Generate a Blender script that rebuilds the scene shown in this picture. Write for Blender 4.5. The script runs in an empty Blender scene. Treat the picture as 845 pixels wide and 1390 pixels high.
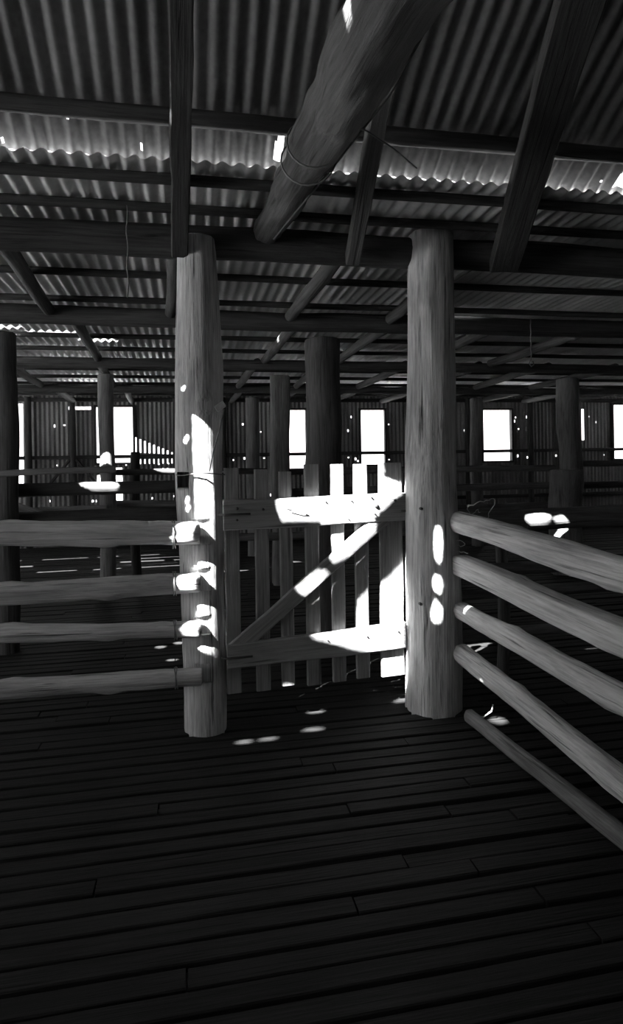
import bpy, bmesh, math, random
from mathutils import Vector, Matrix, noise
from math import sin, cos, pi, radians

random.seed(7)
scene = bpy.context.scene
COL = scene.collection
YAW, ROLL = radians(11.1), radians(0.9)

# ------------------------------------------------------------------ materials
def nodes_of(name):
    m = bpy.data.materials.new(name)
    m.use_nodes = True
    nt = m.node_tree
    return m, nt, nt.nodes, nt.links, nt.nodes['Principled BSDF']

def grey(v):
    return (v, v, v, 1)

def wood(name, lo, hi, crack=0.55, scale=1.0, rough=0.85, bump=0.5, spec=0.2):
    """weathered timber, grain running along the object's own Z"""
    m, nt, N, L, P = nodes_of(name)
    tc = N.new('ShaderNodeTexCoord')
    oi = N.new('ShaderNodeObjectInfo')
    off = N.new('ShaderNodeVectorMath'); off.operation = 'SCALE'
    off.inputs[0].default_value = (7.3, 4.1, 9.7)
    L.new(oi.outputs['Random'], off.inputs['Scale'])
    add = N.new('ShaderNodeVectorMath'); add.operation = 'ADD'
    L.new(tc.outputs['Object'], add.inputs[0]); L.new(off.outputs[0], add.inputs[1])
    def layer(sx, sz, detail, dist=0.0):
        mp = N.new('ShaderNodeMapping'); mp.inputs['Scale'].default_value = (sx*scale, sx*scale, sz*scale)
        L.new(add.outputs[0], mp.inputs['Vector'])
        n = N.new('ShaderNodeTexNoise'); n.inputs['Scale'].default_value = 1.0
        n.inputs['Detail'].default_value = detail; n.inputs['Distortion'].default_value = dist
        n.inputs['Roughness'].default_value = 0.65
        L.new(mp.outputs[0], n.inputs['Vector'])
        return n.outputs['Fac']
    broad = layer(9, 1.6, 4, 0.6)
    grain = layer(110, 3.2, 8, 0.4)
    crk = layer(45, 1.3, 3, 0.2)
    mix = N.new('ShaderNodeMath'); mix.operation = 'ADD'; mix.inputs[1].default_value = 0
    a = N.new('ShaderNodeMath'); a.operation = 'MULTIPLY'; a.inputs[1].default_value = 0.5
    b = N.new('ShaderNodeMath'); b.operation = 'MULTIPLY'; b.inputs[1].default_value = 0.5
    L.new(broad, a.inputs[0]); L.new(grain, b.inputs[0])
    L.new(a.outputs[0], mix.inputs[0]); L.new(b.outputs[0], mix.inputs[1])
    ramp = N.new('ShaderNodeValToRGB')
    ramp.color_ramp.elements[0].position = 0.36; ramp.color_ramp.elements[0].color = grey(lo)
    ramp.color_ramp.elements[1].position = 0.64; ramp.color_ramp.elements[1].color = grey(hi)
    L.new(mix.outputs[0], ramp.inputs[0])
    cr = N.new('ShaderNodeValToRGB')
    cr.color_ramp.elements[0].position = 0.30; cr.color_ramp.elements[0].color = grey(1-crack)
    cr.color_ramp.elements[1].position = 0.40; cr.color_ramp.elements[1].color = grey(1)
    L.new(crk, cr.inputs[0])
    mul = N.new('ShaderNodeMixRGB'); mul.blend_type = 'MULTIPLY'; mul.inputs['Fac'].default_value = 1
    L.new(ramp.outputs[0], mul.inputs[1]); L.new(cr.outputs[0], mul.inputs[2])
    L.new(mul.outputs[0], P.inputs['Base Color'])
    P.inputs['Roughness'].default_value = rough
    P.inputs['Specular IOR Level'].default_value = spec
    hm = N.new('ShaderNodeMath'); hm.operation = 'MULTIPLY'
    L.new(mix.outputs[0], hm.inputs[0]); L.new(cr.outputs[0], hm.inputs[1])
    bp = N.new('ShaderNodeBump'); bp.inputs['Strength'].default_value = bump; bp.inputs['Distance'].default_value = 0.02
    L.new(hm.outputs[0], bp.inputs['Height']); L.new(bp.outputs[0], P.inputs['Normal'])
    return m

def iron(name, lo, hi, rough=0.55, metal=0.25):
    m, nt, N, L, P = nodes_of(name)
    tc = N.new('ShaderNodeTexCoord')
    def layer(s, detail, sc=(1, 1, 1)):
        mp = N.new('ShaderNodeMapping'); mp.inputs['Scale'].default_value = sc
        L.new(tc.outputs['Object'], mp.inputs['Vector'])
        n = N.new('ShaderNodeTexNoise'); n.inputs['Scale'].default_value = s; n.inputs['Detail'].default_value = detail
        L.new(mp.outputs[0], n.inputs['Vector'])
        return n.outputs['Fac']
    a = layer(1.7, 6, (2.5, 0.7, 0.7)); b = layer(38, 3)
    mx = N.new('ShaderNodeMixRGB'); mx.inputs['Fac'].default_value = 0.25
    L.new(a, mx.inputs[1]); L.new(b, mx.inputs[2])
    ramp = N.new('ShaderNodeValToRGB')
    ramp.color_ramp.elements[0].position = 0.38; ramp.color_ramp.elements[0].color = grey(lo)
    ramp.color_ramp.elements[1].position = 0.62; ramp.color_ramp.elements[1].color = grey(hi)
    L.new(mx.outputs[0], ramp.inputs[0]); L.new(ramp.outputs[0], P.inputs['Base Color'])
    P.inputs['Roughness'].default_value = rough; P.inputs['Metallic'].default_value = metal
    P.inputs['Specular IOR Level'].default_value = 0.3
    return m

def plain(name, v, rough=0.6, metal=0.0):
    m, nt, N, L, P = nodes_of(name)
    tc = N.new('ShaderNodeTexCoord')
    n = N.new('ShaderNodeTexNoise'); n.inputs['Scale'].default_value = 60
    L.new(tc.outputs['Object'], n.inputs['Vector'])
    ramp = N.new('ShaderNodeValToRGB')
    ramp.color_ramp.elements[0].color = grey(v*0.7); ramp.color_ramp.elements[1].color = grey(v*1.25)
    L.new(n.outputs['Fac'], ramp.inputs[0]); L.new(ramp.outputs[0], P.inputs['Base Color'])
    P.inputs['Roughness'].default_value = rough; P.inputs['Metallic'].default_value = metal
    return m

M = dict(
    post=wood('grey_post_timber', 0.20, 0.72, 0.85, bump=0.9),
    log=wood('grey_rail_timber', 0.26, 0.68, 0.75, scale=0.8, bump=.8),
    gate=wood('pale_gate_timber', 0.14, 0.34, 0.6, scale=0.9, bump=0.35),
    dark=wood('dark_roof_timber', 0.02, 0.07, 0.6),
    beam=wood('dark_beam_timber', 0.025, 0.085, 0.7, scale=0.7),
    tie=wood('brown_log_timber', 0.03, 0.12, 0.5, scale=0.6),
    pen=wood('pen_timber', 0.07, 0.22, 0.6),
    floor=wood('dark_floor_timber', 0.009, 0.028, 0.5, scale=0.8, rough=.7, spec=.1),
    roof=iron('low_roof_iron', 0.60, 0.86, 0.5, 0.25),  # iron made paler to stand for window light under the low roof
    upper=iron('upper_roof_iron', 0.10, 0.20, 0.5, 0.2),  # same iron made darker to stand for shade under the upper roof
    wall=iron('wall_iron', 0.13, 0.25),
    wire=plain('rusty_wire', 0.16, 0.6, 0.5),
    bolt=plain('rusty_bolt', 0.06, 0.7, 0.3),
    straw=plain('dry_straw', 0.55, 0.9),
    ground=plain('dry_ground', 0.32, 1.0),
)

# ------------------------------------------------------------------ object helpers
def link(name, verts, faces, mat, parent=None, smooth=False):
    me = bpy.data.meshes.new(name)
    me.from_pydata([tuple(v) for v in verts], [], faces)
    if smooth:
        me.polygons.foreach_set('use_smooth', [True]*len(me.polygons))
    me.materials.append(mat)
    me.update()
    o = bpy.data.objects.new(name, me)
    COL.objects.link(o)
    if parent:
        o.parent = parent
    return o

def tag(o, label, cat, group=None):
    o['label'] = label; o['category'] = cat
    if group:
        o['group'] = group
    return o

def struct(o):
    o['kind'] = 'structure'
    return o

def align(p0, p1, roll=0.0):
    p0, p1 = Vector(p0), Vector(p1)
    d = (p1-p0)
    q = d.to_track_quat('Z', 'Y')
    return Matrix.Translation(p0) @ q.to_matrix().to_4x4() @ Matrix.Rotation(roll, 4, 'Z'), d.length

def tube_data(path, radius, seg=8, caps=True):
    """list of points, radius number or list -> verts, faces"""
    V, Fc = [], []
    n = len(path)
    pts = [Vector(p) for p in path]
    up = Vector((0, 0, 1))
    prev = None
    for i, p in enumerate(pts):
        t = (pts[min(i+1, n-1)] - pts[max(i-1, 0)]).normalized()
        if prev is None:
            a = t.cross(up)
            if a.length < 1e-3:
                a = t.cross(Vector((1, 0, 0)))
        else:
            a = prev - t*prev.dot(t)
        a.normalize(); prev = a
        b = t.cross(a)
        r = radius[i] if isinstance(radius, (list, tuple)) else radius
        for k in range(seg):
            ang = 2*pi*k/seg
            V.append(p + a*(r*cos(ang)) + b*(r*sin(ang)))
    for i in range(n-1):
        for k in range(seg):
            k2 = (k+1) % seg
            Fc.append((i*seg+k, i*seg+k2, (i+1)*seg+k2, (i+1)*seg+k))
    if caps:
        Fc.append(tuple(range(seg))[::-1])
        Fc.append(tuple((n-1)*seg+k for k in range(seg)))
    return V, Fc

def wire(name, path, r=0.003, mat=None, parent=None, seg=6):
    V, Fc = tube_data(path, r, seg)
    base = Vector(path[0])
    o = link(name, [v-base for v in V], Fc, mat or M['wire'], parent, True)
    o.location = base
    return o

def log(name, p0, p1, r0, r1=None, mat=None, parent=None, seed=0, bow=0.02, rough=0.10, seg=20, step=0.06,
        flute=0.03, square=0.0, knots=(), profile=None, endround=0.35, roll=0.0):
    """a natural log / hewn timber: local Z runs along the length"""
    r1 = r0 if r1 is None else r1
    mw, Ln = align(p0, p1, roll)
    n = max(4, int(Ln/step))
    V, Fc = [], []
    sv = Vector((seed*3.17, seed*1.73, seed*0.91))
    def ring(z, k):
        t = z/Ln
        R = (r0+(r1-r0)*t) if profile is None else profile(z)
        cx = bow*sin(pi*t)*cos(seed*2.1) + 0.25*R*noise.noise(Vector((z*1.1, seed, 3.3)))*min(1, 4*t*(1-t)+.2)
        cy = bow*sin(pi*t)*sin(seed*2.1) + 0.25*R*noise.noise(Vector((z*1.1, seed, 8.8)))*min(1, 4*t*(1-t)+.2)
        R = R*k
        for i in range(seg):
            a = 2*pi*i/seg
            rr = R*(1+rough*noise.noise(Vector((cos(a)*0.9, sin(a)*0.9, z*2.3))+sv)
                    + .45*rough*noise.noise(Vector((cos(a)*2.2, sin(a)*2.2, z*7.0))-sv)
                    + flute*noise.noise(Vector((cos(a)*4.5, sin(a)*4.5, z*0.7))+sv))
            if square:
                s = max(abs(cos(a)), abs(sin(a)))
                rr *= (1-square) + square*min(1.22, 0.92/s)
            for kz, ka, kh, ks in knots:
                da = (a-ka+pi) % (2*pi)-pi
                rr += kh*math.exp(-((z-kz)/ks)**2-(da/(ks/R))**2)
            V.append(Vector((cx+rr*cos(a), cy+rr*sin(a), z)))
    zs = [0.0]+[min(Ln, 0.012)]+[Ln*i/n for i in range(1, n)]+[Ln-0.012, Ln]
    for j, z in enumerate(zs):
        k = 1.0
        if j == 0 or j == len(zs)-1:
            k = 1-endround*0.3
        ring(z, k)
    m = len(zs)
    for j in range(m-1):
        for i in range(seg):
            i2 = (i+1) % seg
            Fc.append((j*seg+i, j*seg+i2, (j+1)*seg+i2, (j+1)*seg+i))
    Fc.append(tuple(range(seg))[::-1]); Fc.append(tuple((m-1)*seg+i for i in range(seg)))
    o = link(name, V, Fc, mat or M['log'], parent, True)
    o.matrix_world = mw
    return o

def board(name, p0, p1, w, t, mat, parent=None, roll=0.0, seed=0, wob=0.004, step=0.12, w1=None, cut0=0.0, cut1=0.0):
    """sawn board, local Z along, w across local X, t along local Y; worn edges"""
    mw, Ln = align(p0, p1, roll)
    w1 = w if w1 is None else w1
    n = max(2, int(Ln/step))
    V, Fc = [], []
    ch = min(0.006, t*0.25)
    for j in range(n+1):
        z = Ln*j/n
        ww = (w+(w1-w)*j/n)/2; tt = t/2
        dx = wob*noise.noise(Vector((z*2.0, seed, 0.3))); dy = wob*0.7*noise.noise(Vector((z*1.5, seed, 5.1)))
        e1 = wob*noise.noise(Vector((z*5.0, seed, 9.9))); e2 = wob*noise.noise(Vector((z*5.0, seed, 2.2)))
        prof = [(-ww+e1+ch, -tt), (ww+e2-ch, -tt), (ww+e2, -tt+ch), (ww+e2, tt-ch), (ww+e2-ch, tt), (-ww+e1+ch, tt), (-ww+e1, tt-ch), (-ww+e1, -tt+ch)]
        for x, y in prof:
            zz = z
            if j == 0: zz += cut0*x/ww
            if j == n: zz += cut1*x/ww
            V.append(Vector((x+dx, y+dy, zz)))
    for j in range(n):
        for i in range(8):
            i2 = (i+1) % 8
            Fc.append((j*8+i, j*8+i2, (j+1)*8+i2, (j+1)*8+i))
    Fc.append(tuple(range(8))[::-1]); Fc.append(tuple(n*8+i for i in range(8)))
    o = link(name, V, Fc, mat, parent)
    if parent:
        o.matrix_local = mw
    else:
        o.matrix_world = mw
    return o

def box_bm(bm, c, s):
    r = bmesh.ops.create_cube(bm, size=1.0)
    bmesh.ops.scale(bm, vec=s, verts=r['verts'])
    bmesh.ops.translate(bm, vec=c, verts=r['verts'])

def cut_boxes(o, boxes):
    """notches chopped into a post: list of (centre, size) in world space"""
    bm = bmesh.new()
    for c, s in boxes:
        box_bm(bm, c, s)
    me = bpy.data.meshes.new('notches'); bm.to_mesh(me); bm.free()
    k = bpy.data.objects.new('notches', me); COL.objects.link(k)
    md = o.modifiers.new('notch', 'BOOLEAN'); md.operation = 'DIFFERENCE'; md.object = k; md.solver = 'EXACT'
    bpy.context.view_layer.update()
    dg = bpy.context.evaluated_depsgraph_get()
    new = bpy.data.meshes.new_from_object(o.evaluated_get(dg))
    o.modifiers.clear(); o.data = new
    bpy.data.objects.remove(k, do_unlink=True)

# ------------------------------------------------------------------ sun and roof holes shaped to throw its chosen patches
SUN_AZ, SUN_EL = radians(50), radians(43)
SD = Vector((sin(SUN_AZ)*cos(SUN_EL), cos(SUN_AZ)*cos(SUN_EL), -sin(SUN_EL)))   # travel direction
BX, BY = -SD.x/SD.z, -SD.y/SD.z          # horizontal travel per metre of fall

LOW_Y0, LOW_Y1, EAVE, RIDGE = 2.82, 11.35, 2.945, -0.5
def z_low(y):  return 2.765-0.025*(y-2.72)
def z_near(y): return 4.582-0.6*y if y > RIDGE else (4.582+0.3)+0.6*(y-RIDGE)

near_specks = []
near_holes, low_holes = [], []           # polygons in plan (x, y)
def sun_through(poly):
    """open the roof above so the sun falls on this patch (world points)"""
    a, b = [], []
    for x, y, z in poly:
        t = (4.582-0.6*y-z)/(1-0.6*BY)
        a.append((x-BX*t, y-BY*t))
        t = (2.765-0.025*(y-2.72)-z)/(1-0.025*BY)
        b.append((x-BX*t, y-BY*t))
    if min(p[1] for p in a) < EAVE:
        near_holes.append(a)
    if max(p[1] for p in b) > LOW_Y0:
        low_holes.append(b)

def ell(cx, cy, z, rx, ry, n=14, rot=0.0):
    return [(cx+rx*cos(2*pi*i/n)*cos(rot)-ry*sin(2*pi*i/n)*sin(rot), cy+rx*cos(2*pi*i/n)*sin(rot)+ry*sin(2*pi*i/n)*cos(rot), z) for i in range(n)]
def ellv(cx, y, cz, rx, rz, n=14):
    return [(cx+rx*cos(2*pi*i/n), y, cz+rz*sin(2*pi*i/n)) for i in range(n)]

# gate frame: hinge side at GA, turned a little away on the latch side
GA = Vector((0.18, 3.34, 0.0)); GROT = math.atan2(0.11, 1.028)
def gw(u, z, off=0.0):
    return (GA.x+u*cos(GROT)+off*sin(GROT), GA.y+u*sin(GROT)-off*cos(GROT), z)

B1 = [(0.565, 1.527), (0.888, 1.524), (0.885, 1.356), (1.041, 1.297), (1.039, 1.216), (0.858, 1.079), (0.857, 1.012), (0.70, 0.885), (0.60, 0.85), (0.548, 1.069), (0.329, 1.079), (0.301, 1.161), (0.319, 1.224), (0.56, 1.248)]
B1b = [(0.572, 0.80), (0.512, 0.80), (0.398, 0.713), (0.431, 0.686), (0.517, 0.724)]
B2 = [(0.713, 0.497), (0.725, 0.654), (0.816, 0.73), (0.902, 0.766), (1.034, 0.876), (1.021, 0.141), (0.842, 0.162), (0.845, 0.334), (0.764, 0.343), (0.491, 0.437), (0.492, 0.486)]
for B in (B1, B1b, B2):
    sun_through([gw(u, z, 0.03) for u, z in B])
PA = [(0.012, 1.683), (0.049, 1.66), (0.082, 1.637), (0.078, 1.151), (0.075, 0.469), (0.094, 0.452), (0.009, 0.504), (-0.002, 0.777)]
sun_through([(x, 3.27, z) for x, z in PA])
for x, z, a, b in [(-0.02, 1.559, .022, .014), (-0.036, 1.262, .02, .011), (-0.032, 1.222, .02, .012), (-0.038, 1.828, .02, .01)]:
    sun_through(ellv(x, 3.29, z, a, b))
for x, z, a, b in [(1.343, 0.95, .022, .10), (1.33, 0.735, .028, .045), (1.315, 0.59, .03, .055)]:
    sun_through(ellv(x, 3.245, z, a, b))
for x, y, a, b in [(.258, 3.199, .042, .016), (.38, 3.205, .048, .016), (.627, 3.263, .055, .018), (.68, 3.486, .06, .016),
                   (1.625, 3.14, .045, .04),
                   (-1.015, 5.211, .035, .03), (-.238, 4.958, .04, .03), (-.095, 5.02, .035, .025), (-.228, 4.718, .055, .022),
                   (-.141, 4.612, .04, .02), (-.354, 4.323, .06, .02)]:
    sun_through(ell(x, y, 0.0, a, b))
# patches on the log rail behind the right fence, on the far pen boards and on the far floor
sun_through(ellv(2.06, 3.44, 1.055, .085, .042)); sun_through(ellv(2.25, 3.44, 1.035, .09, .028))
sun_through(ellv(1.47, 3.15, 0.60, .012, .05))
sun_through(ell(-.80, 5.1, 1.38, .15, .06))
random.seed(11)
for y in (8.62, 8.86, 9.12, 9.42, 9.7):
    x = -2.7
    while x < 0.3:
        l = random.uniform(.25, .75)
        if random.random() < 0.72:
            sun_through([(x, y, 0), (x+l, y+.02, 0), (x+l, y+.06, 0), (x, y+.05, 0)])
        x += l+random.uniform(.08, .3)
for x, y, a in [(.45, 8.05, .28), (.95, 8.2, .25), (1.3, 8.5, .2), (3.0, 7.6, .2), (4.6, 7.0, .2)]:
    sun_through(ell(x, y, 0, a, .05))
# small nail and rust holes that show as bright specks
for x, y, a, b in [(-.483, 2.788, .008, .02), (-.765, 2.905, .006, .012), (.106, 2.785, .009, .014), (.385, 2.775, .006, .008), (1.259, 2.774, .010, .014), (2.112, 2.885, .006, .008)]:
    near_specks.append([(x+a*cos(k), y+b*sin(k)) for k in (0, .8, 1.6, 2.4, 3.2, 4, 4.8, 5.6)])
near_specks.append([(.420, 2.77), (.445, 2.77), (.446, 2.91), (.408, 2.91)])
near_specks.append([(-.190, 2.875), (-.180, 2.875), (-.180, 2.91), (-.190, 2.91)])
near_specks.append([(2.20, 2.80), (2.24, 2.80), (2.26, 2.91), (2.19, 2.91)])
# one round spot on the flank of the tie log
sun_through([(.44, 1.575+.034*cos(2*pi*k/14), 2.578+.036*sin(2*pi*k/14)) for k in range(14)])

def inside(p, poly):
    x, y = p; c = False; j = len(poly)-1
    for i in range(len(poly)):
        xi, yi = poly[i]; xj, yj = poly[j]
        if (yi > y) != (yj > y) and x < (xj-xi)*(y-yi)/(yj-yi)+xi:
            c = not c
        j = i
    return c

PITCH, AMP = 0.0762, 0.009
def corrugated(name, mat, u0, u1, v0, v1, place, holes=(), fine=0.008, coarse=0.6, sheet=0.762, per=8, exact=False, vtop=None, lap=0.004, sunproj=None, specks=()):
    holes = list(holes)+list(specks); sp_ids = {id(h) for h in specks}
    """corrugated iron as overlapping sheets; ribs run along v; holes are polygons in (u, v)"""
    V, Fc = [], []
    du = PITCH/per
    ns = max(1, int(math.ceil((u1-u0)/sheet)))
    for s in range(ns):
        a = u0+s*sheet; b = min(u1, a+sheet+PITCH)
        hs = [h for h in holes if max(p[0] for p in h) > a and min(p[0] for p in h) < b]
        top = v1 if vtop is None else vtop((a+b)/2)
        vs = {v0, top}
        k = v0+coarse
        while k < top-0.05:
            vs.add(k); k += coarse
        for h in hs:
            lo, hi = max(v0, min(p[1] for p in h)), min(top, max(p[1] for p in h))
            if exact:
                vs.add(lo); vs.add(hi)
            else:
                q = lo = max(v0, lo-.03); hi = min(top, hi+.03)
                while q < hi:
                    vs.add(q); q += fine
                vs.add(hi)
        vs = sorted(v for v in vs if v0 <= v <= top)
        nu = max(1, int(round((b-a)/du)))
        base = len(V)
        lift = lap*(s % 2)
        sk = 0.006*noise.noise(Vector((s*1.7, 0.4, 0)))
        for v in vs:
            for i in range(nu+1):
                u = a+i*du
                V.append(place(u, v, AMP*sin(2*pi*u/PITCH)+lift+sk))
        for j in range(len(vs)-1):
            vm = (vs[j]+vs[j+1])/2
            row = [h for h in hs if min(p[1] for p in h)-.03 <= vm <= max(p[1] for p in h)+.03]
            for i in range(nu):
                um, vt = a+(i+.5)*du, vm
                if row and sunproj:             # true rib height of this bit of sheet, followed along the sun to the sheet's mean plane
                    um, vt = sunproj(place(um, vm, AMP*sin(2*pi*um/PITCH)+lift+sk))
                if row and any(inside((a+(i+.5)*du, vm) if id(h) in sp_ids else (um, vt), h) for h in row):
                    continue
                Fc.append((base+j*(nu+1)+i, base+j*(nu+1)+i+1, base+(j+1)*(nu+1)+i+1, base+(j+1)*(nu+1)+i))
    return struct(link(name, V, Fc, mat, None, True))

XL, XR, YB, YF = -6.0, 10.2, 11.2, -3.5
# ------------------------------------------------------------------ roof
cs = 1/math.sqrt(1+.36)
def sp_near(p):
    t = (p.z-(4.582-.6*p.y))/(1-.6*BY); return p.x+BX*t, p.y+BY*t
def sp_low(p):
    t = (p.z-z_low(p.y))/(1-.025*BY); return p.x+BX*t, p.y+BY*t
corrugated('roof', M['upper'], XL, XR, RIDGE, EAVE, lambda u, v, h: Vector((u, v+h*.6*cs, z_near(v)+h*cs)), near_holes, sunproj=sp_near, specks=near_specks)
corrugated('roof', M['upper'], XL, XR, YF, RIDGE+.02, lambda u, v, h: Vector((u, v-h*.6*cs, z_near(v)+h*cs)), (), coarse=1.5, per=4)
zr = z_near(RIDGE+.001)+.025
struct(link('roof', [(XL, RIDGE-.25, zr-.15), (XR, RIDGE-.25, zr-.15), (XR, RIDGE, zr), (XL, RIDGE, zr), (XR, RIDGE+.25, zr-.15), (XL, RIDGE+.25, zr-.15)], [(0, 1, 2, 3), (3, 2, 4, 5)], M['upper']))  # unseen ridge strip added to stop sun leaking onto the floor
rows = [(2.82, 5.15), (5.0, 7.2), (7.05, 9.35), (9.2, 11.35)]
for k, (a, b) in enumerate(rows):
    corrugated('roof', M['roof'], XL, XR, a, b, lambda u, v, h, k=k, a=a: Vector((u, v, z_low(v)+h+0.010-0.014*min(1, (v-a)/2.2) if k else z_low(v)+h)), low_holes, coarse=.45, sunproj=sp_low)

# ------------------------------------------------------------------ walls
def rect(a, b):
    return [(min(a[0], b[0]), min(a[1], b[1])), (max(a[0], b[0]), min(a[1], b[1])), (max(a[0], b[0]), max(a[1], b[1])), (min(a[0], b[0]), max(a[1], b[1]))]
WIN = [((-1.53, 1.39), (-.932, 2.338)), ((1.783, 1.224), (2.091, 2.283)), ((3.121, 1.278), (3.574, 2.281)), ((5.543, 1.303), (6.128, 2.278)), ((8.353, 1.303), (8.95, 2.378))]
back = [rect(*w) for w in WIN]
back += [rect((-2.83, 1.0), (-2.70, 2.40)), rect((7.675, 1.68), (7.735, 2.30)), rect((-1.31, 1.02), (-1.12, 1.30)), rect((-1.30, .66), (-1.12, .86)), rect((-1.53, 1.02), (-1.40, 1.18)), rect((-1.98, 2.30), (-1.62, 2.35))]
random.seed(5)
for i in range(18):                                # narrow gaps between the lower sheets right of the first window
    u = -.90+i*.0381*1.0
    t = i/18
    if i % 2 == 0:
        back.append(rect((u, 1.56-.05*t), (u+.021, 1.82-.30*t))); back.append(rect((u, 1.36), (u+.019, 1.44)))
        if random.random() < .5: back.append(rect((u, 1.22), (u+.019, 1.28)))
for i in range(95):                                # nail holes along the girts
    u = random.uniform(-2.6, 8.8); z = random.choice([2.12, 2.02, 1.42, 1.36, 1.9, .75])+random.uniform(-.03, .03)
    back.append(rect((u, z), (u+random.uniform(.014, .03), z+random.uniform(.015, .05))))
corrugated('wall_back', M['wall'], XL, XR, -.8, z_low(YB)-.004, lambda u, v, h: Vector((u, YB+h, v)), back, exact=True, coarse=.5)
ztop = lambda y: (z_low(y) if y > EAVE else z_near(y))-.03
corrugated('wall_left', M['wall'], YF, YB, -.8, 5, lambda u, v, h: Vector((XL+h, u, v)), [rect((-1.0, .6), (3.1, 2.3)), rect((3.9, 1.25), (6.4, 2.25)), rect((7.0, 1.25), (8.6, 2.25)), rect((9.2, 1.25), (10.6, 2.25))], exact=True, coarse=1, per=4, vtop=ztop)  # farther openings, out of view, are added to light the low roof
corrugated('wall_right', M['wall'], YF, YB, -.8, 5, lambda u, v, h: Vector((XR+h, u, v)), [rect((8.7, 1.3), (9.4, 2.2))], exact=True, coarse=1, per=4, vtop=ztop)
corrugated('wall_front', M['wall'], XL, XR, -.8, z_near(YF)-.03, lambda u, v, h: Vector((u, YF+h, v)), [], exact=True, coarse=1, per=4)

def frame(name, w, y, z_extra=.0):
    (x0, z0), (x1, z1) = w
    bm = bmesh.new(); t = .035
    box_bm(bm, ((x0+x1)/2, y, z1+t/2), (x1-x0+2*t, .07, t)); box_bm(bm, ((x0+x1)/2, y, z0-t/2), (x1-x0+2*t, .07, t))
    box_bm(bm, (x0-t/2, y, (z0+z1)/2), (t, .07, z1-z0)); box_bm(bm, (x1+t/2, y, (z0+z1)/2), (t, .07, z1-z0))
    me = bpy.data.meshes.new(name); bm.to_mesh(me); bm.free(); me.materials.append(M['dark'])
    o = bpy.data.objects.new(name, me); COL.objects.link(o)
    return struct(o)
for i, w in enumerate(WIN):
    frame('window_%d' % (i+1), w, YB-.045)
# wall framing
for i, z in enumerate((1.49, .62, 2.46)):
    struct(board('trim_%d' % (i+1), (XL+.1, YB-.07, z), (XR-.1, YB-.07, z), .09, .06, M['dark'], roll=0, seed=i))
k = 4
for x in (-2.6, -1.9, -.2, .6, 1.5, 2.6, 4.4, 5.2, 6.5, 7.3, 9.2):
    struct(log('trim_%d' % k, (x, YB-.13, 0), (x, YB-.13, 2.5), .055, .05, M['dark'], seed=k, bow=.01)); k += 1
struct(board('trim_%d' % k, (-2.35, YB-.13, .95), (-1.95, YB-.13, 1.45), .08, .04, M['dark'], seed=3)); k += 1
struct(board('trim_%d' % k, (-1.45, YB-.13, .95), (-1.85, YB-.13, 1.45), .08, .04, M['dark'], seed=4)); k += 1

# ------------------------------------------------------------------ floor: narrow hardwood slats with gaps
def build_floor():
    V, Fc = [], []
    random.seed(3)
    y = YF+.1; p = .088; i = 0
    while y < YB-.1:
        x = XL+.15+random.uniform(-1.8, 0)
        while x < XR-.1:
            l = random.choice([1.8, 2.4, 2.9, 3.3])
            x0, x1 = max(XL+.1, x), min(XR-.1, x+l-.006)
            if x1 > x0+.05:
                dz = random.uniform(-.006, .004); w = random.uniform(.070, .078); yy = y+random.uniform(-.004, .004); sk = random.uniform(-.004, .004)
                n = max(1, int((x1-x0)/.35)); b = len(V)
                for j in range(n+1):
                    xx = x0+(x1-x0)*j/n
                    e = .004*noise.noise(Vector((xx*2.5, i*1.3, .7))); zz = dz+.004*noise.noise(Vector((xx*1.6, i*2.1, 4.2)))
                    yc = yy+sk*j/n
                    for (a, c) in ((-w/2+e, -.03), (-w/2+e, zz-.004), (-w/2+e+.004, zz), (w/2+e-.004, zz), (w/2+e, zz-.004), (w/2+e, -.03)):
                        V.append(Vector((c, yc+a, xx)))
                for j in range(n):
                    for q in range(5):
                        Fc.append((b+j*6+q, b+j*6+q+1, b+(j+1)*6+q+1, b+(j+1)*6+q))
                Fc.append(tuple(b+q for q in range(6))); Fc.append(tuple(b+n*6+q for q in range(6))[::-1])
            x += l
        y += p; i += 1
    # local Z along the slats so that the grain follows them
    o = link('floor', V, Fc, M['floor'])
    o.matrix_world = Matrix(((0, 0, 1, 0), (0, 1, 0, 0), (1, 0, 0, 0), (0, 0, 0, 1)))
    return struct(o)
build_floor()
def plane(name, x0, x1, y0, y1, z, mat):
    return struct(link(name, [(x0, y0, z), (x1, y0, z), (x1, y1, z), (x0, y1, z)], [(0, 1, 2, 3)], mat))
plane('ground', -60, 60, -60, 80, -.75, M['ground'])

# ------------------------------------------------------------------ gate posts
def prof(pairs):
    def f(z):
        for (a, ra), (b, rb) in zip(pairs, pairs[1:]):
            if z <= b:
                t = max(0, (z-a)/(b-a)); return ra+(rb-ra)*t
        return pairs[-1][1]
    return f
RZ = (1.065, .815, .58, .333); RR = (.060, .051, .040, .044)
pl = log('gate_post', (.068, 3.405, -.03), (.058, 3.40, 2.62), .12, mat=M['post'], seed=2, bow=0, rough=.05, flute=.05, seg=40, step=.035,
         profile=prof([(0, .113), (.75, .113), (1.3, .121), (1.9, .127), (2.3, .112), (2.7, .10)]),
         knots=[(1.75, 6.1, .030, .04), (1.93, 3.2, .018, .06), (.9, 5.2, .01, .05)])
cut_boxes(pl, [((-.030, 3.31, 1.335), (.058, .30, .085))] + [((-.06, 3.20, z), (.325, .21, 2*r+.012)) for z, r in zip(RZ, RR)])
tag(pl, 'thick knotted timber post left of the gate with a sunlit stripe', 'post')
pr = log('gate_post', (1.352, 3.40, -.03), (1.386, 3.40, 2.718), .15, mat=M['post'], seed=5, bow=0, rough=.03, flute=.06, seg=44, step=.035,
         profile=prof([(0, .160), (.1, .157), (.7, .155), (1.3, .144), (1.95, .134), (2.75, .125)]))
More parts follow.
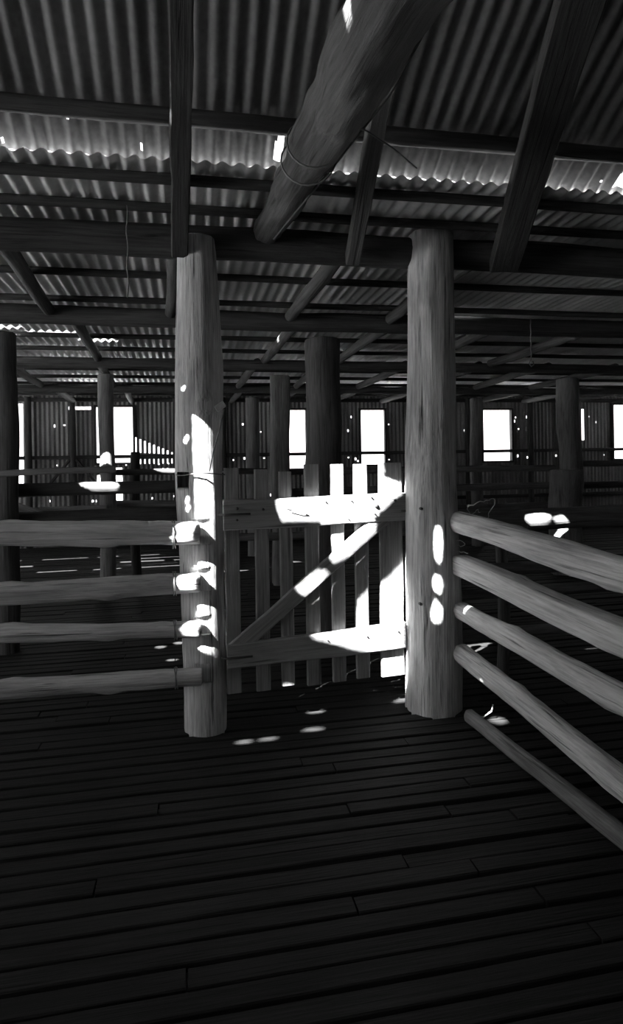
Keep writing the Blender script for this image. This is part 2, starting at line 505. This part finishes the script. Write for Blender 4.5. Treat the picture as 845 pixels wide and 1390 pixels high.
cut_boxes(pr, [((1.385, 3.58, 2.62), (.5, .30, .20))])
for nx, nz in ((1.253, 1.15), (1.241, .625)):
    V, Fc = tube_data([(0, .02, 0), (0, -.004, 0)], .008, 8)
    o = link('bolt', V, Fc, M['bolt'], pr, True); o.matrix_parent_inverse = pr.matrix_world.inverted(); o.location = (nx, 3.268, nz)
tag(pr, 'thick smooth grey timber post right of the picket gate', 'post')

# ------------------------------------------------------------------ gate
gate = bpy.data.objects.new('picket_gate', None); COL.objects.link(gate)
gate.location = GA; gate.rotation_euler = (0, 0, GROT)
tag(gate, 'wooden picket gate with a diagonal brace between two thick posts', 'gate')
picks = [(0, .079, .20, 1.394), (.162, .239, .194, 1.383), (.30, .371, .205, 1.368), (.443, .524, .19, 1.405), (.593, .671, .19, 1.402), (.733, .813, .193, 1.40), (.886, 1.029, .185, 1.405)]
for i, (a, b, z0, z1) in enumerate(picks):
    board('picket', ((a+b)/2, 0, z0), ((a+b)/2, 0, z1), b-a, .024, M['gate'], gate, seed=20+i, wob=.004)
RT = pi/2
board('top_rail', (-.01, -.03, 1.145), (1.035, -.03, 1.152), .158, .034, M['gate'], gate, roll=RT, seed=31, wob=.005)
board('bottom_rail', (.0, -.03, .405), (1.02, -.03, .418), .125, .034, M['gate'], gate, roll=RT, seed=32, wob=.006, w1=.15, step=.08)
board('brace', (.03, -.027, .425), (.95, -.027, 1.13), .088, .026, M['gate'], gate, roll=RT, seed=33, wob=.005)
def bolt(u, z, r):
    V, Fc = tube_data([(u, -.046, z), (u, -.052, z), (u, -.058, z)], [r, r, r*.7], 10)
    link('bolt', V, Fc, M['bolt'], gate, True)
for u, z, r in [(.85, 1.165, .013), (.965, 1.19, .009), (.82, 1.215, .005), (.55, 1.20, .004), (.70, 1.20, .004), (.06, 1.18, .008), (.20, 1.17, .007), (.06, 1.12, .006), (.68, 1.10, .004), (.84, 1.12, .004), (.55, .44, .004), (.78, .44, .005), (.97, .45, .005)]:
    bolt(u, z, r)
wp = [(.33, -.05, 1.17), (.36, -.056, 1.165), (.42, -.056, 1.15), (.45, -.054, 1.135), (.41, -.056, 1.14), (.35, -.055, 1.155)]
wo = wire('wire_loop', wp, .0025, parent=gate)
wire('latch_bar', [(1.0, -.052, 1.13), (1.06, -.045, 1.128), (1.085, -.02, 1.128)], .007, M['bolt'], gate)
for z in (1.15, .40):
    wire('hinge_strap', [(-.035, -.02, z), (.0, -.05, z), (.13, -.052, z)], .006, M['bolt'], gate)

# ------------------------------------------------------------------ rails of the front fence (left) and of the right fence
lab = ['thick knotty log rail, topmost of the left fence beside the gate post', 'second log rail from the top in the left fence, sunlit at its end',
       'slim third log rail from the top in the left fence', 'lowest log rail of the left fence, bent down to the left']
LZ = [(1.083, 1.060), (.816, .812), (.610, .573), (.340, .330)]
for i in range(4):
    a, b = LZ[i]
    s = (b-a)/.93
    o = log('fence_rail', (-2.6, 3.265, a-s*1.72), (.050, 3.265, b), RR[i]*1.08, RR[i], M['log'], seed=40+i, bow=.015, rough=.22, flute=.10, seg=32, step=.03,
            knots=[(1.75, 1.2, .008, .05), (2.2, 4.6, .010, .05), (2.45, 2.0, .006, .04)])
    tag(o, lab[i], 'rail')
    pts = []
    for t in range(15):
        ang = 2*pi*t/7
        pts.append((-.085+.006*t/7+.004*sin(t*2.3), 3.265+(RR[i]*1.1+.006)*cos(ang), b+.003+(RR[i]*1.1+.006)*sin(ang)))
    tag(wire('wire_tie', pts, .0032), ['wire tie wrapped round the topmost left log rail', 'wire tie wrapped round the second left log rail', 'wire tie wrapped round the slim third left log rail', 'wire tie wrapped round the lowest left log rail'][i], 'wire')
rlab = ['round bent log rail, topmost of the right fence', 'squared timber rail, second from the top in the right fence',
        'smooth round log rail, third from the top in the right fence', 'twisted lowest log rail of the right fence, by the floor pole']
for i, (z0, z1, r, sq) in enumerate([(1.072, 1.058, .062, 0), (.832, .80, .058, .9), (.577, .58, .050, .15), (.34, .325, .052, .1)]):
    s = (z1-z0)/1.4
    o = log('fence_rail', (1.475, 3.275, z0), (1.475, -.6, z0+s*3.87), r, r*1.05, M['log'], seed=50+i, bow=.0 if i == 1 else .03, rough=.03 if sq > .5 else .14, flute=.03, seg=32, step=.04, square=sq,
            knots=[(.6, 1.0, .008, .05), (1.3, 5.0, .01, .06)])
    tag(o, rlab[i], 'rail')
o = log('floor_pole', (1.462, 3.16, .035), (1.60, 1.2, .035), .036, .040, M['pen'], seed=61, bow=.02, rough=.15, flute=.04)
tag(o, 'thin dark pole lying on the slatted floor under the right fence', 'pole')

# fence running on to the right behind the right fence
bl = ['heavy log rail with two sun patches, topmost of the fence behind the right rails', 'thin second rail of the fence behind the right rails',
      'third rail of the fence behind the right rails', 'lowest rail of the fence behind the right rails']
for i, (z, r) in enumerate([(1.04, .064), (.755, .036), (.60, .030), (.36, .034)]):
    o = log('fence_rail', (1.50, 3.50, z), (5.6, 3.55, z-.01), r, r*1.1, M['pen'], seed=70+i, bow=.02, rough=.14)
    tag(o, bl[i], 'rail')
for x, l in ((1.90, 'short dark stake standing behind the heavy log rail on the right'), (3.6, 'farther dark stake behind the heavy log rail on the right')):
    tag(log('fence_stake', (x, 3.62, 0), (x, 3.62, 1.0), .04, .035, M['pen'], seed=int(x*10)), l, 'stake')

# ------------------------------------------------------------------ other posts
def post(x, y, r, top, mat, label, seed, sq=0.0, r2=None, name='shed_post'):
    o = log(name, (x, y, -.03), (x, y, top), r, r2 or r, mat, seed=seed, bow=.015, rough=.07, flute=.05, seg=24, square=sq)
    return tag(o, label, 'post')
post(1.11, 5.1, .160, 2.42, M['tie'], 'broad dark post standing directly behind the picket gate', 81, r2=.148)
post(-1.36, 5.1, .085, 2.42, M['tie'], 'dark post at the left edge behind the left fence', 82)
post(-.87, 7.1, .083, 2.37, M['pen'], 'slim pale post in front of the left back window', 83)
post(1.03, 7.1, .115, 2.37, M['pen'], 'squared post just left of the broad post behind the gate', 84, .9)
post(4.68, 7.1, .135, 2.37, M['pen'], 'dark post on the right, rising behind the short stump', 85)
post(.93, 9.2, .10, 2.32, M['pen'], 'thin far post left of the squared post', 86)
post(4.46, 9.2, .095, 2.32, M['pen'], 'far post at the left edge of the fourth back window', 87)
post(8.0, 9.2, .095, 2.32, M['pen'], 'far post beside the rightmost back window', 88)
post(4.42, 6.75, .19, 1.24, M['pen'], 'short thick stump standing in front of the right dark post', 89, name='stump_post')
post(-.60, 7.5, .055, 1.53, M['dark'], 'low dark pen post right of the slim pale post', 90, name='pen_post')
post(2.75, 7.1, .06, 1.45, M['dark'], 'low dark pen post beneath the third back window', 91, name='pen_post')

# ------------------------------------------------------------------ pens at the back
def prail(p0, p1, r, label, seed, sq=0, mat='pen'):
    return tag(log('pen_rail', p0, p1, r, r, M[mat], seed=seed, bow=.01, rough=.08, square=sq, seg=14, step=.1), label, 'rail')
prail((-4.6, 5.22, 1.235), (.25, 5.22, 1.222), .052, 'dark thick pen rail behind the left fence, above its lower mate', 101, mat='dark')
prail((-4.6, 5.22, .995), (.25, 5.22, .985), .060, 'dark thick pen rail just over the topmost left log rail', 102, mat='dark')
prail((-1.5, 5.0, 1.35), (-.55, 5.02, 1.37), .026, 'thin pale pen rail with a sun patch, by the slim pale post', 103, .9)
prail((-3.4, 6.95, 1.10), (-.86, 6.98, 1.105), .030, 'thin pale pen rail below the dark thick rail', 104, .9)
prail((-3.4, 6.95, .915), (-.86, 6.98, .93), .034, 'pale pen rail, lowest of the left pen', 105, .9)
prail((-2.0, 6.85, 1.10), (-1.25, 6.85, .80), .034, 'slanting brace of the left pen', 106, .8)
prail((-.8, 7.3, .95), (.9, 7.3, .93), .04, 'pale pen rail between the slim pale post and squared post', 107)
prail((-.8, 7.3, 1.30), (.9, 7.3, 1.28), .035, 'upper pen rail between the slim pale post and squared post', 108, mat='dark')
prail((.2, 6.2, .66), (2.6, 6.2, .64), .04, 'pen rail seen low through the gate pickets', 109)
prail((.2, 6.2, .95), (2.6, 6.2, .92), .04, 'pen rail seen through the gate just under its top rail', 110)
prail((1.15, 7.2, 1.27), (4.55, 7.2, 1.25), .04, 'topmost pen rail between the squared post and the stump', 111)
prail((1.15, 7.2, 1.03), (4.55, 7.2, 1.03), .045, 'middle pen rail between the squared post and the stump', 112)
prail((1.15, 7.2, .78), (4.55, 7.2, .78), .05, 'lowest pen rail between the squared post and the stump', 113)
prail((4.8, 7.2, 1.30), (9.5, 7.2, 1.28), .04, 'upper pen rail right of the dark post and stump', 114)
prail((4.8, 7.2, 1.02), (9.5, 7.2, 1.0), .045, 'lower pen rail right of the dark post and stump', 115)

# ------------------------------------------------------------------ roof timbers
BZ = lambda y: 2.62-.025*(y-3.4)
bmx = [(3.42, 'heavy dark log beam lying across the heads of the gate posts'), (5.1, 'second log beam back, carried by the broad dark post behind the gate'),
       (7.1, 'third log beam back, on the squared post and slim pale post'), (9.2, 'fourth log beam back, nearest the windowed wall')]
for i, (y, l) in enumerate(bmx):
    r = (.088, .076, .058, .056)[i]
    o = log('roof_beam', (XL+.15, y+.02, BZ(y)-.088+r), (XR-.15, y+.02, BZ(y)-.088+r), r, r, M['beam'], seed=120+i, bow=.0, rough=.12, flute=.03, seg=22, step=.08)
    tag(o, l, 'beam')
ordn = ['first', 'second', 'third', 'fourth', 'fifth', 'sixth', 'seventh', 'eighth', 'ninth', 'tenth', 'eleventh', 'twelfth', 'thirteenth', 'fourteenth']
for i, y in enumerate((2.93, 3.25, 3.8, 4.35, 5.0, 5.65, 6.3, 6.95, 7.6, 8.25, 8.9, 9.55, 10.2, 10.8)):
    o = log('roof_batten', (XL+.15, y, z_low(y)-.036), (XR-.15, y, z_low(y)-.036), .024, .024, M['dark'], seed=140+i, bow=0, rough=.1, seg=12, step=.12, square=.6)
    tag(o, '%s dark batten under the low iron roof, counting away from the gate' % ordn[i], 'batten', 'battens under the low roof')
o = log('roof_batten', (XL+.15, 2.718, z_near(2.718)-.055), (XR-.15, 2.718, z_near(2.718)-.05), .037, .037, M['beam'], seed=160, bow=0, rough=.14, seg=16, step=.08)
tag(o, 'dark batten under the steep upper iron roof, above the bright gap', 'batten')
xs = [-1.9, -.95, -.05, .90, 1.75, 2.7, 3.65, 4.6, 5.55, 6.5, 7.45]
bays = [(3.47, 5.05, 1, 5), (5.18, 7.05, 1, 7), (7.18, 9.15, 0, 9), (9.28, 11.1, 0, 11)]
bn = ['between the gate posts and the second beam', 'between the second and third beams', 'between the third and fourth beams', 'between the fourth beam and the windowed wall']
for k, (y0, y1, a, b) in enumerate(bays):
    for j in range(a, b):
        dx = (.04 if k % 2 else -.04)
        x = xs[j]+dx-(.05*k if j > 2 else 0)
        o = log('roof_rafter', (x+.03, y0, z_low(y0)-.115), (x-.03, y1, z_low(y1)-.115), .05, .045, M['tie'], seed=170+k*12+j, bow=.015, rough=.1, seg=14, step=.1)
        tag(o, '%s log rafter from the left %s' % (ordn[j-a], bn[k]), 'rafter', 'log rafters under the low roof')
for x, x2, w, l, m in ((-.03, .02, .085, 'dark sawn rafter rising from the left gate post to the upper roof', 'dark'), (.90, .62, .075, 'sawn rafter board rising beside the hanging tie log', 'tie'), (1.80, 1.12, .16, 'wide black rafter rising toward the upper right', 'dark'), (2.9, 2.1, .12, 'black rafter at the upper right edge of the roof', 'dark')):
    tag(board('roof_rafter', (x, 3.335, 2.53), (x2, 1.2, 3.29), w, .08, M[m], seed=int(x*10)+3, wob=.006), l, 'rafter')
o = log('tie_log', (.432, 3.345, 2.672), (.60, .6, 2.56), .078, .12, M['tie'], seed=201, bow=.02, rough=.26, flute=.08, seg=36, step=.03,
        knots=[(1.0, 1.0, .02, .07), (1.35, 4.0, .02, .06), (.6, 2.5, .015, .06)])
tag(o, 'thick gnarled tie log jutting from the beam toward the viewer, wrapped in wire', 'log')

# ------------------------------------------------------------------ wires and small things
pts = [(.068+.135*cos(a), 3.40+.135*sin(a), 1.365+.006*sin(3*a)) for a in [2*pi*t/28 for t in range(29)]]
tag(wire('wire_tie', pts, .0035), 'wire ring tied round the left gate post above its rails', 'wire')
tag(wire('brace_wire', [(.185, 3.265, 1.70), (.155, 3.262, 1.58), (.125, 3.262, 1.48), (.105, 3.262, 1.38)], .0035), 'straight wire running down the left gate post from the tin cleat', 'wire')
bm = bmesh.new(); box_bm(bm, (0, 0, 0), (.055, .012, .035)); bmesh.ops.bevel(bm, geom=bm.edges[:], offset=.004, segments=2)
me = bpy.data.meshes.new('tin_cleat'); bm.to_mesh(me); bm.free(); me.materials.append(M['straw'])
o = bpy.data.objects.new('tin_cleat', me); COL.objects.link(o); o.location = (.165, 3.285, 1.715); o.rotation_euler = (0, -.6, .3)
tag(o, 'small pale cleat nailed to the knot of the left gate post', 'cleat')
random.seed(9)
pts = [(-.28+.004*sin(t*1.3), 3.2, 2.70-.035*t) for t in range(14)]
tag(wire('hanging_wire', pts, .0035), 'thin wire hanging from the beam at the upper left', 'wire')
pts = [(2.95+.004*sin(t*2), 5.0, 2.62-.03*t) for t in range(13)]+[(2.93, 5.0, 2.23), (2.95, 5.0, 2.20), (2.975, 5.0, 2.22), (2.965, 5.0, 2.25)]
tag(wire('hanging_hook', pts, .005), 'hooked wire hanging from the second beam at the right', 'hook')
def helix(cx, y0, y1, cz, r, n, turns):
    return [(cx+r*cos(2*pi*turns*t/n)+.01*noise.noise(Vector((t, 1, 2))), y0+(y1-y0)*t/n, cz+r*sin(2*pi*turns*t/n)) for t in range(n+1)]
tag(wire('log_wire', helix(.485, 2.55, 2.25, 2.63, .105, 40, 2.0), .004), 'wire wound round the thick tie log', 'wire')
tag(wire('slack_wire', [(.50, 2.2, 2.62), (.58, 2.28, 2.70), (.70, 2.36, 2.72), (.85, 2.45, 2.70), (.98, 2.55, 2.68)], .0035), 'slack wire stretched from the tie log toward the right', 'wire')
tag(wire('long_wire', [(.93, 2.1, 3.10), (.76, 2.25, 2.80), (.62, 2.5, 2.66), (.52, 2.75, 2.58), (.42, 3.0, 2.50)], .005, M['bolt']), 'long kinked wire crossing the sawn rafter board', 'wire')
random.seed(21)
def scrawl(c, s, n, seed):
    random.seed(seed); p = Vector(c); out = []; d = Vector((random.uniform(-1, 1), random.uniform(-1, 1), random.uniform(-1, 1)))
    for i in range(n):
        out.append(tuple(p)); d = (d+Vector((random.uniform(-1, 1), random.uniform(-.6, .6), random.uniform(-1, 1)))*.7).normalized(); p = p+d*s
        p += (Vector(c)-p)*.12
    return out
tag(wire('wire_tangle', scrawl((1.50, 3.20, 1.17), .03, 34, 4), .0022, M['straw']), 'tangle of fine wire and straw on the right gate post above the rails', 'wire')
tag(wire('wire_tangle', scrawl((1.60, 3.42, 1.14), .02, 26, 8), .002, M['straw']), 'small straw tuft on the heavy log rail behind the right fence', 'straw')
tag(wire('wire_tangle', scrawl((1.50, 3.22, .90), .022, 22, 13), .002, M['straw']), 'wisp of fine wire on the right gate post between its upper two rails', 'wire')
tag(wire('dry_twig', [(1.52, 3.18, .012), (1.55, 3.16, .02), (1.58, 3.13, .06), (1.60, 3.15, .085)], .004, M['straw']), 'small forked dry twig on the floor at the right post foot', 'twig')
tag(wire('hanging_wire', [(1.98, 3.42, 1.02), (1.96, 3.41, .93), (1.93, 3.41, .86)], .003), 'short wire dangling under the heavy log rail on the right', 'wire')

# ------------------------------------------------------------------ light
w = bpy.data.worlds.new('World'); scene.world = w; w.use_nodes = True
bg = w.node_tree.nodes['Background']; bg.inputs['Color'].default_value = (1, 1, 1, 1); bg.inputs['Strength'].default_value = 1.0
sun = bpy.data.lights.new('sun', 'SUN'); sun.energy = 26.0; sun.angle = radians(.3)
so = bpy.data.objects.new('sun', sun); COL.objects.link(so); so.rotation_euler = SD.to_track_quat('-Z', 'Y').to_euler()
def portal(c, sx, sz, d):
    l = bpy.data.lights.new('daylight_portal', 'AREA'); l.shape = 'RECTANGLE'; l.size = sx; l.size_y = sz; l.energy = 1
    l.cycles.is_portal = True
    o = bpy.data.objects.new('daylight_portal', l); COL.objects.link(o); o.location = c
    o.rotation_euler = Vector(d).to_track_quat('-Z', 'Z').to_euler()
portal((XL-.05, 1.05, 1.45), 4.1, 1.7, (1, 0, 0))
for ya, yb in ((3.9, 6.4), (7.0, 8.6), (9.2, 10.6)):
    portal((XL-.05, (ya+yb)/2, 1.75), yb-ya, 1.0, (1, 0, 0))
for (x0, z0), (x1, z1) in WIN:
    portal(((x0+x1)/2, YB+.05, (z0+z1)/2), x1-x0, z1-z0, (0, -1, 0))

# ------------------------------------------------------------------ camera
cam = bpy.data.cameras.new('camera'); co = bpy.data.objects.new('camera', cam); COL.objects.link(co)
cam.sensor_width = 36; cam.sensor_fit = 'AUTO'; cam.lens = 850/1390*36; cam.shift_y = -76/1390; cam.clip_start = .02
co.matrix_world = Matrix.Translation((0, 0, 1.45)) @ Matrix.Rotation(-YAW, 4, 'Z') @ Matrix.Rotation(pi/2, 4, 'X') @ Matrix.Rotation(-ROLL, 4, 'Z')
scene.camera = co

vs = scene.view_settings
vs.view_transform = 'Standard'; vs.look = 'None'; vs.gamma = 1; vs.use_curve_mapping = False; vs.exposure = 2.05
scene.cycles.use_denoising = True
scene.cycles.max_bounces = 14; scene.cycles.diffuse_bounces = 10; scene.cycles.glossy_bounces = 4
scene.cycles.sample_clamp_indirect = 6.0
